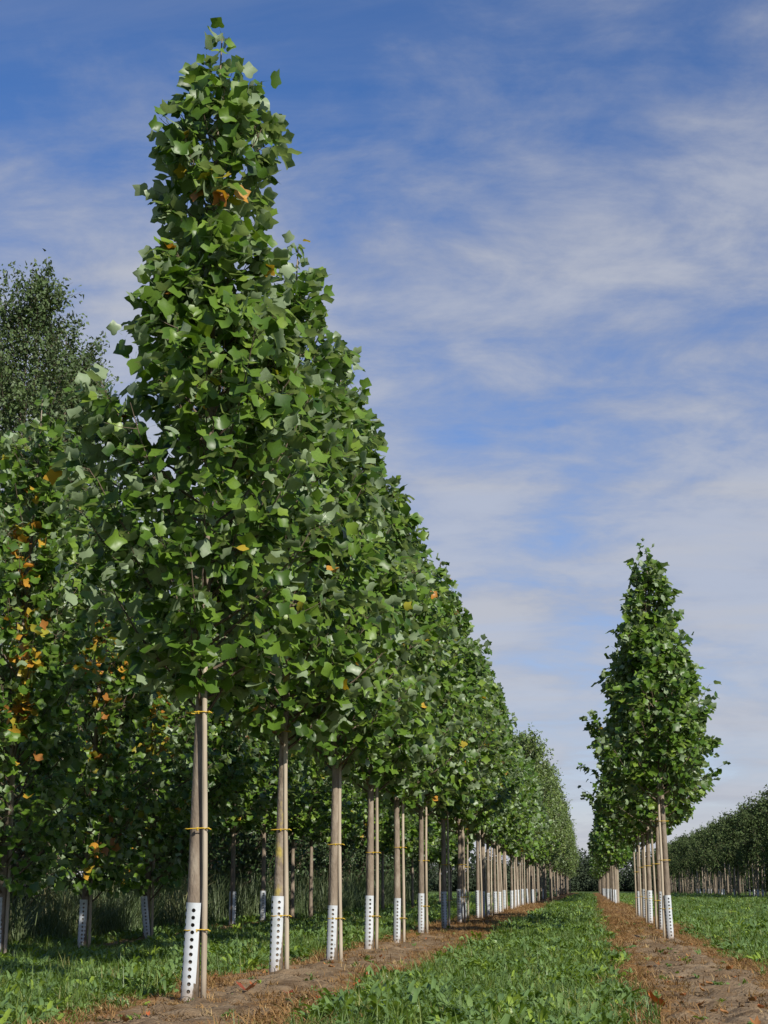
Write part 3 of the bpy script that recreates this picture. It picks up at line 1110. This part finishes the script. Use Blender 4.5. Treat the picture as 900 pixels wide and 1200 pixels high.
# right hand field: young dark trees on tall stems, with stakes
FLD = [leafy_tree_data(np.random.default_rng(580 + k), 7.4, 2.4, [(2.4, .6), (3.2, 1.25), (4.6, 1.35), (6, .95), (7, .5), (7.4, .15)], 40, 7, 8, .19, OVAL_V, OVAL_T, M_FIELD, r0=.07) for k in range(3)]
fs_mesh = MB().tube([(0, 0, -.05), (.01, 0, 1.5), (.03, 0, 3.1)], [.035, .033, .03], 6).mesh('support_stake', M_STAKE)
fg_mesh = MB().tube([(0, 0, 0), (0, 0, .7)], [.085, .09], 10, cap=False).mesh('tree_guard', M_GUARD)
FLL = leafy_tree_data(np.random.default_rng(590), 2.6, .3, [(.2, .5), (1, .9), (1.9, .8), (2.6, .2)], 26, 6, 8, .16, OVAL_V, OVAL_T, M_FIELDLOW, r0=.04, rise0=.1)
for r, (fx, y0, step) in enumerate(((13.4, 111, 3.9), (16.6, 113, 4.3), (20.0, 116, 4.9))):
    y = y0
    while y < 330:
        x = fx + float(g_.normal(0, .25))
        s = float(g_.uniform(.9, 1.1))
        FLD[int(g_.integers(3))].place('field_tree', (x, y, 0), float(g_.uniform(0, 6.28)),
                                       ['dark tree in the front row of the right hand block, stem showing', 'dark tree in the middle row of the right hand block', 'dark tree at the back of the right hand block'][r],
                                       'dark young trees across the field on the right', (s, s, s))
        if r == 0 and y < 230:
            st = link('support_stake', fs_mesh, loc=(x - .35 + float(g_.normal(0, .15)), y - .2, 0), rotz=float(g_.uniform(0, 6)))
            tag(st, 'pale upright stake in front of the dark trees on the right', 'stake', 'stakes of the right hand block')
            gd = link('tree_guard', fg_mesh, loc=(x, y, -.01)) if g_.uniform() < .4 else None
            if gd:
                tag(gd, 'small white trunk guard under the dark trees on the right', 'tree guard', 'guards of the right hand block')
        if r == 1 and 113 < y < 160:
            FLL.place('shrub', (x - 1.2, y + 1, 0), float(g_.uniform(0, 6.28)), 'yellow green low bush under the dark trees on the right', 'low bushes under the right hand block', (1, 1, 1), 'shrub')
        y += step + float(g_.normal(0, .3))

# distant wood closing the horizon
g = np.random.default_rng(600)
Ps, Ds, Ns, Ss = [], [], [], []
for k in range(300):
    tall = k % 3 > 0
    cx, cy = g.uniform(-95, 95), (g.uniform(350, 400) if tall else g.uniform(342, 350))
    hh, rw = (g.uniform(6, 10.5), g.uniform(2.4, 4.2)) if tall else (g.uniform(2.5, 4.5), g.uniform(2, 3.5))
    n = 620
    v = unit(g.normal(0, 1, (n, 3)))
    rad = g.uniform(.55, 1.05, n)[:, None]
    p = v * rad * [rw, rw, hh * .55] + [cx, cy, hh * .46]
    p[:, 2] = np.abs(p[:, 2]) + .1
    Ps.append(p)
    Ds.append(g.normal(0, 1, (n, 3)))
    Ns.append(v + g.normal(0, .5, (n, 3)) + [0, 0, .4])
    Ss.append(g.uniform(.3, .6, n))
Ps, Ds, Ns, Ss = map(np.concatenate, (Ps, Ds, Ns, Ss))
V, T, ti = leaf_cloud(Ps, Ds, Ns, Ss, np.clip(g.normal(.45, .22, len(Ps)), 0, 1), OVAL_V * [1.4, 1, 1], OVAL_T, g)
tag(link('far_wood', raw_mesh('far_wood', V, T, ti, M_WOOD)), 'dark wood along the horizon', 'wood', kind='stuff')


# ------------------------------------------------------------------ ground cover (instanced clumps)
def blades(g, n, h, w, spread, lean, segs=3, droop=.5):
    V, T = [], []
    for _ in range(n):
        a = g.uniform(0, 6.28)
        b = np.array([g.normal(0, spread), g.normal(0, spread), -.01])
        d = np.array([math.cos(a), math.sin(a), 0])
        s = np.array([-d[1], d[0], 0])
        hh = h * g.uniform(.55, 1.15)
        le = lean * g.uniform(.2, 1.4)
        i0 = len(V)
        for k in range(segs):
            t = k / segs
            c = b + d * hh * le * t ** 1.7 + np.array([0, 0, hh * (t - droop * le * t * t * .5)])
            ww = w * (1 - t * .6) * .5
            V += [c - s * ww, c + s * ww]
        V.append(b + d * hh * le + np.array([0, 0, hh * (1 - droop * le * .5)]))
        for k in range(segs - 1):
            q = i0 + 2 * k
            T += [(q, q + 1, q + 3), (q, q + 3, q + 2)]
        q = i0 + 2 * (segs - 1)
        T.append((q, q + 1, q + 2))
    return np.array(V), np.array(T)


def rosette(g, n, L, w, rise):
    """broad leaved weed: upright, arching strap leaves"""
    V, T = [], []
    for _ in range(n):
        a = g.uniform(0, 6.28)
        d = np.array([math.cos(a), math.sin(a), 0])
        s = np.array([-d[1], d[0], 0])
        b = np.array([g.normal(0, .025), g.normal(0, .025), -.01])
        ll = L * g.uniform(.6, 1.2)
        up = rise * g.uniform(.55, 1.3)
        prof = [(0, .18), (.3, .62), (.6, 1.0), (.85, .7)]
        i0 = len(V)
        tilt = g.normal(0, .25)
        for t, pw in prof:
            c = b + d * ll * (.25 * t + .55 * t * t) + np.array([0, 0, ll * up * (t - .42 * t * t)])
            e = s * w * .5 * pw + np.array([0, 0, w * tilt * pw])
            V += [c - e + [0, 0, .12 * w], c, c + e + [0, 0, .12 * w]]
        V.append(b + d * ll * .85 + np.array([0, 0, ll * up * .52]))
        for k in range(3):
            q = i0 + 3 * k
            T += [(q, q + 1, q + 4), (q, q + 4, q + 3), (q + 1, q + 2, q + 5), (q + 1, q + 5, q + 4)]
        q = i0 + 9
        T += [(q, q + 1, q + 3), (q + 1, q + 2, q + 3)]
    return np.array(V), np.array(T)


def clump_collection(name, meshes):
    c = bpy.data.collections.new(name)
    for me in meshes:
        c.objects.link(bpy.data.objects.new(name + '_clump', me))
    return c


def scatter(name, pts, rz, sc, tiltv, coll, label, cat):
    me = bpy.data.meshes.new(name)
    me.vertices.add(len(pts))
    me.vertices.foreach_set('co', np.asarray(pts, np.float32).ravel())
    for nm, arr in (('rz', rz), ('sc', sc), ('tx', tiltv)):
        a = me.attributes.new(nm, 'FLOAT', 'POINT')
        a.data.foreach_set('value', np.asarray(arr, np.float32))
    o = link(name, me)
    tag(o, label, cat, kind='stuff')
    ng = bpy.data.node_groups.new(name + '_scatter', 'GeometryNodeTree')
    ng.interface.new_socket('Geometry', in_out='INPUT', socket_type='NodeSocketGeometry')
    ng.interface.new_socket('Geometry', in_out='OUTPUT', socket_type='NodeSocketGeometry')
    n, l = ng.nodes, ng.links
    gi, go = n.new('NodeGroupInput'), n.new('NodeGroupOutput')
    ci = n.new('GeometryNodeCollectionInfo')
    ci.inputs['Collection'].default_value = coll
    ci.inputs['Separate Children'].default_value = True
    ci.inputs['Reset Children'].default_value = True
    iop = n.new('GeometryNodeInstanceOnPoints')
    iop.inputs['Pick Instance'].default_value = True
    mtp = n.new('GeometryNodeMeshToPoints')
    rnd = n.new('FunctionNodeRandomValue')
    rnd.data_type = 'INT'
    ints = [s for s in rnd.inputs if s.type == 'INT']
    ints[0].default_value = 0
    ints[1].default_value = len(coll.objects) - 1
    rout = [s for s in rnd.outputs if s.type == 'INT'][0]

    def attr(nm):
        na = n.new('GeometryNodeInputNamedAttribute')
        na.data_type = 'FLOAT'
        na.inputs['Name'].default_value = nm
        return na.outputs['Attribute']
    cx = n.new('ShaderNodeCombineXYZ')
    l.new(attr('tx'), cx.inputs[0])
    l.new(attr('rz'), cx.inputs[2])
    l.new(gi.outputs[0], mtp.inputs['Mesh'])
    l.new(mtp.outputs[0], iop.inputs['Points'])
    l.new(ci.outputs[0], iop.inputs['Instance'])
    l.new(rout, iop.inputs['Instance Index'])
    l.new(cx.outputs[0], iop.inputs['Rotation'])
    l.new(attr('sc'), iop.inputs['Scale'])
    l.new(iop.outputs[0], go.inputs[0])
    md = o.modifiers.new('scatter', 'NODES')
    md.node_group = ng
    return o


g = np.random.default_rng(700)
GRASS_C = clump_collection('grass', [raw_mesh('grass_clump', *blades(g, 16, h, .0085, .035, .8), mat=M_GRASS) for h in (.09, .13, .16, .12, .22)])
WEED_C = clump_collection('weed', [raw_mesh('weed_clump', *rosette(g, n, L, w, up), mat=M_WEED) for n, L, w, up in ((9, .08, .034, .8), (8, .10, .036, 1.1), (13, .06, .030, 1.0), (8, .13, .028, 1.6), (16, .055, .026, 1.3), (7, .12, .042, .6), (12, .09, .018, 1.9))])
TALL_C = clump_collection('tall_grass', [raw_mesh('tall_clump', *blades(g, 30, h, .014, .10, .75, segs=4, droop=.8), mat=M_TALL) for h in (.7, .95, 1.15)])
DRY_C = clump_collection('dry_grass', [raw_mesh('dry_clump', *blades(g, 15, h, .008, .04, 2.0, droop=.9), mat=M_DRY) for h in (.05, .08, .10, .14)])


def litter_leaf(g):
    V, T, _ = leaf_cloud(np.zeros((1, 3)), np.array([[0, 1., 0]]), np.array([[0, 0, 1.]]), np.array([.075]), np.zeros(1), TULIP_V[:17], TULIP_T[:16], g, fold=(.4, 1.1), curl=(-.5, .9))
    V[:, 2] -= V[:, 2].min() - .002
    return V, T


LIT_C = clump_collection('litter', [raw_mesh('litter_leaf', *litter_leaf(g), mat=M_LITTER) for _ in range(4)])
# clod: small lumpy stone of earth
def clod(g):
    import bmesh
    bm = bmesh.new()
    bmesh.ops.create_icosphere(bm, subdivisions=2, radius=.02)
    for v in bm.verts:
        v.co *= 1 + g.normal(0, .14)
        v.co.z *= .65
    me = bpy.data.meshes.new('clod')
    bm.to_mesh(me)
    bm.free()
    me.materials.append(M_SOIL)
    return me


CLOD_C = clump_collection('clod', [clod(g) for _ in range(4)])


def sample(y0, y1, dens, xmin=None, xmax=None, margin=2.0):
    """uniform points over the part of the field in and around view"""
    lx0, lx1 = -.40 * y1 - margin, .125 * y1 + margin
    if xmin is not None:
        lx0 = max(lx0, xmin)
    if xmax is not None:
        lx1 = min(lx1, xmax)
    n = int((lx1 - lx0) * (y1 - y0) * dens)
    x = g.uniform(lx0, lx1, n)
    y = g.uniform(y0, y1, n)
    k = (x > -.40 * y - margin) & (x < .125 * y + margin)
    return x[k], y[k]


def patch(x, y, s=1.0, ph=0.0):
    return .5 + .25 * (np.sin(x * 1.9 * s + y * .7 * s + ph) + np.sin(y * 1.3 * s - x * .9 * s + 2 * ph) * .7 + np.sin(x * 3.7 * s - y * 2.1 * s + ph) * .5)


def soil_u(x, y):
    a = np.abs(strip_u('left', x, y))
    b = np.abs(strip_u('right', x, y))
    c = np.abs(strip_u('second', x, y)) + .25
    return np.minimum(np.minimum(a, b), c)


def field_z(x, y):
    z = gz(x, y)
    for k in ('left', 'right'):
        z = np.maximum(z, np.where(np.abs(strip_u(k, x, y)) < 1, soil_z(k, x, y), -9))
    return z


BANDS = [(6, 12, 1.0), (12, 16, 1.0), (16, 22, .8), (22, 30, .55), (30, 42, .33), (42, 60, .2), (60, 90, .10), (90, 130, .05), (130, 200, .022)]


def collect(base, keep, scl, bands=BANDS, **kw):
    X, Y = [], []
    for y0, y1, f in bands:
        x, y = sample(y0, y1, base * f, **kw)
        X.append(x)
        Y.append(y)
    X, Y = np.concatenate(X), np.concatenate(Y)
    k = keep(X, Y)
    X, Y = X[k], Y[k]
    n = len(X)
    grow = 1 + np.clip((Y - 25) / 120, 0, .6)
    return np.stack([X, Y, field_z(X, Y)], 1), g.uniform(0, 6.28, n), scl(n, X, Y) * grow, g.normal(0, .12, n)


def edge_keep(u):
    return (u > 1.0) | (g.uniform(0, 1, len(u)) < np.clip((u - .72) * 1.6, 0, 1) * .6)


scatter('grass', *collect(75, lambda x, y: edge_keep(soil_u(x, y)) & (g.uniform(0, 1, len(x)) < .55 + .45 * (patch(x, y, 1, 1) > .45)),
                          lambda n, x, y: g.uniform(.7, 1.25, n)), GRASS_C, 'short green grass of the lanes between the tree rows', 'grass')
scatter('weeds', *collect(190, lambda x, y: edge_keep(soil_u(x, y) - .02) & (g.uniform(0, 1, len(x)) < np.clip(patch(x, y, 1.3, .3) * 1.5 - .15, .08, 1)),
                          lambda n, x, y: g.uniform(.75, 1.5, n) * (.8 + .5 * patch(x, y, .8, 4))), WEED_C, 'broad leaved green weeds among the lane grass', 'weeds')
scatter('dry_grass', *collect(420, lambda x, y: (soil_u(x, y) < 1.12) & (g.uniform(0, 1, len(x)) < np.clip(.08 + (soil_u(x, y) - .4) * .85 + .5 * (patch(x, y, 1.6, 2) - .5) + np.clip((y - 22) / 20, 0, .5), .02, 1)),
                              lambda n, x, y: g.uniform(.5, 1.25, n), bands=BANDS[:7]), DRY_C, 'dead rust brown grass along the soil strips', 'dry grass')
scatter('leaf_litter', *collect(4, lambda x, y: soil_u(x, y) < 1.1, lambda n, x, y: g.uniform(.4, 1.0, n), bands=BANDS[:5]), LIT_C, 'small curled brown leaves strewn over the soil', 'leaf litter')
scatter('soil_clods', *collect(110, lambda x, y: soil_u(x, y) < .95, lambda n, x, y: g.uniform(.25, 1.0, n) ** 1.5, bands=BANDS[:4]), CLOD_C, 'small lumps of earth on the soil strips', 'soil')
# single weeds on the bare soil
scatter('soil_weeds', *collect(2.6, lambda x, y: soil_u(x, y) < .9, lambda n, x, y: g.uniform(.35, .8, n), bands=BANDS[:5]), WEED_C, 'sparse small weeds on the bare soil', 'weeds')
# rank grass behind the second row
scatter('tall_grass', *collect(16, lambda x, y: (x < -8.3) & (y > 22) & (g.uniform(0, 1, len(x)) < np.clip((-x - 7.6) * .8, 0, 1)),
                               lambda n, x, y: g.uniform(.6, 1.25, n), bands=[(22, 32, 1), (32, 50, .7), (50, 80, .35)], xmin=-15), TALL_C, 'tall pale green grass behind the second row', 'tall grass')

# fallen leaves that show singly
FALL = [raw_mesh('fallen_leaf', *litter_leaf(np.random.default_rng(k)), mat=M_REDLEAF) for k in range(3)]
for i, (x, y, s, lab) in enumerate(((-2.72, 12.75, 2.0, 'curled dark red fallen leaf right of the nearest stake'),
                                    (.50, 12.1, 1.7, 'bright rust red fallen leaf at the edge of the right soil strip'),
                                    (-2.35, 12.6, 1.3, 'pale orange fallen leaf on the left soil strip'))):
    key = 'left' if x < 0 else 'right'
    o = link('fallen_leaf', FALL[i], loc=(x, y, soilz(key, x, y) + .012), rotz=i * 1.7)
    o.scale = (s, s, s)
    tag(o, lab, 'leaf', 'fallen leaves on the soil')
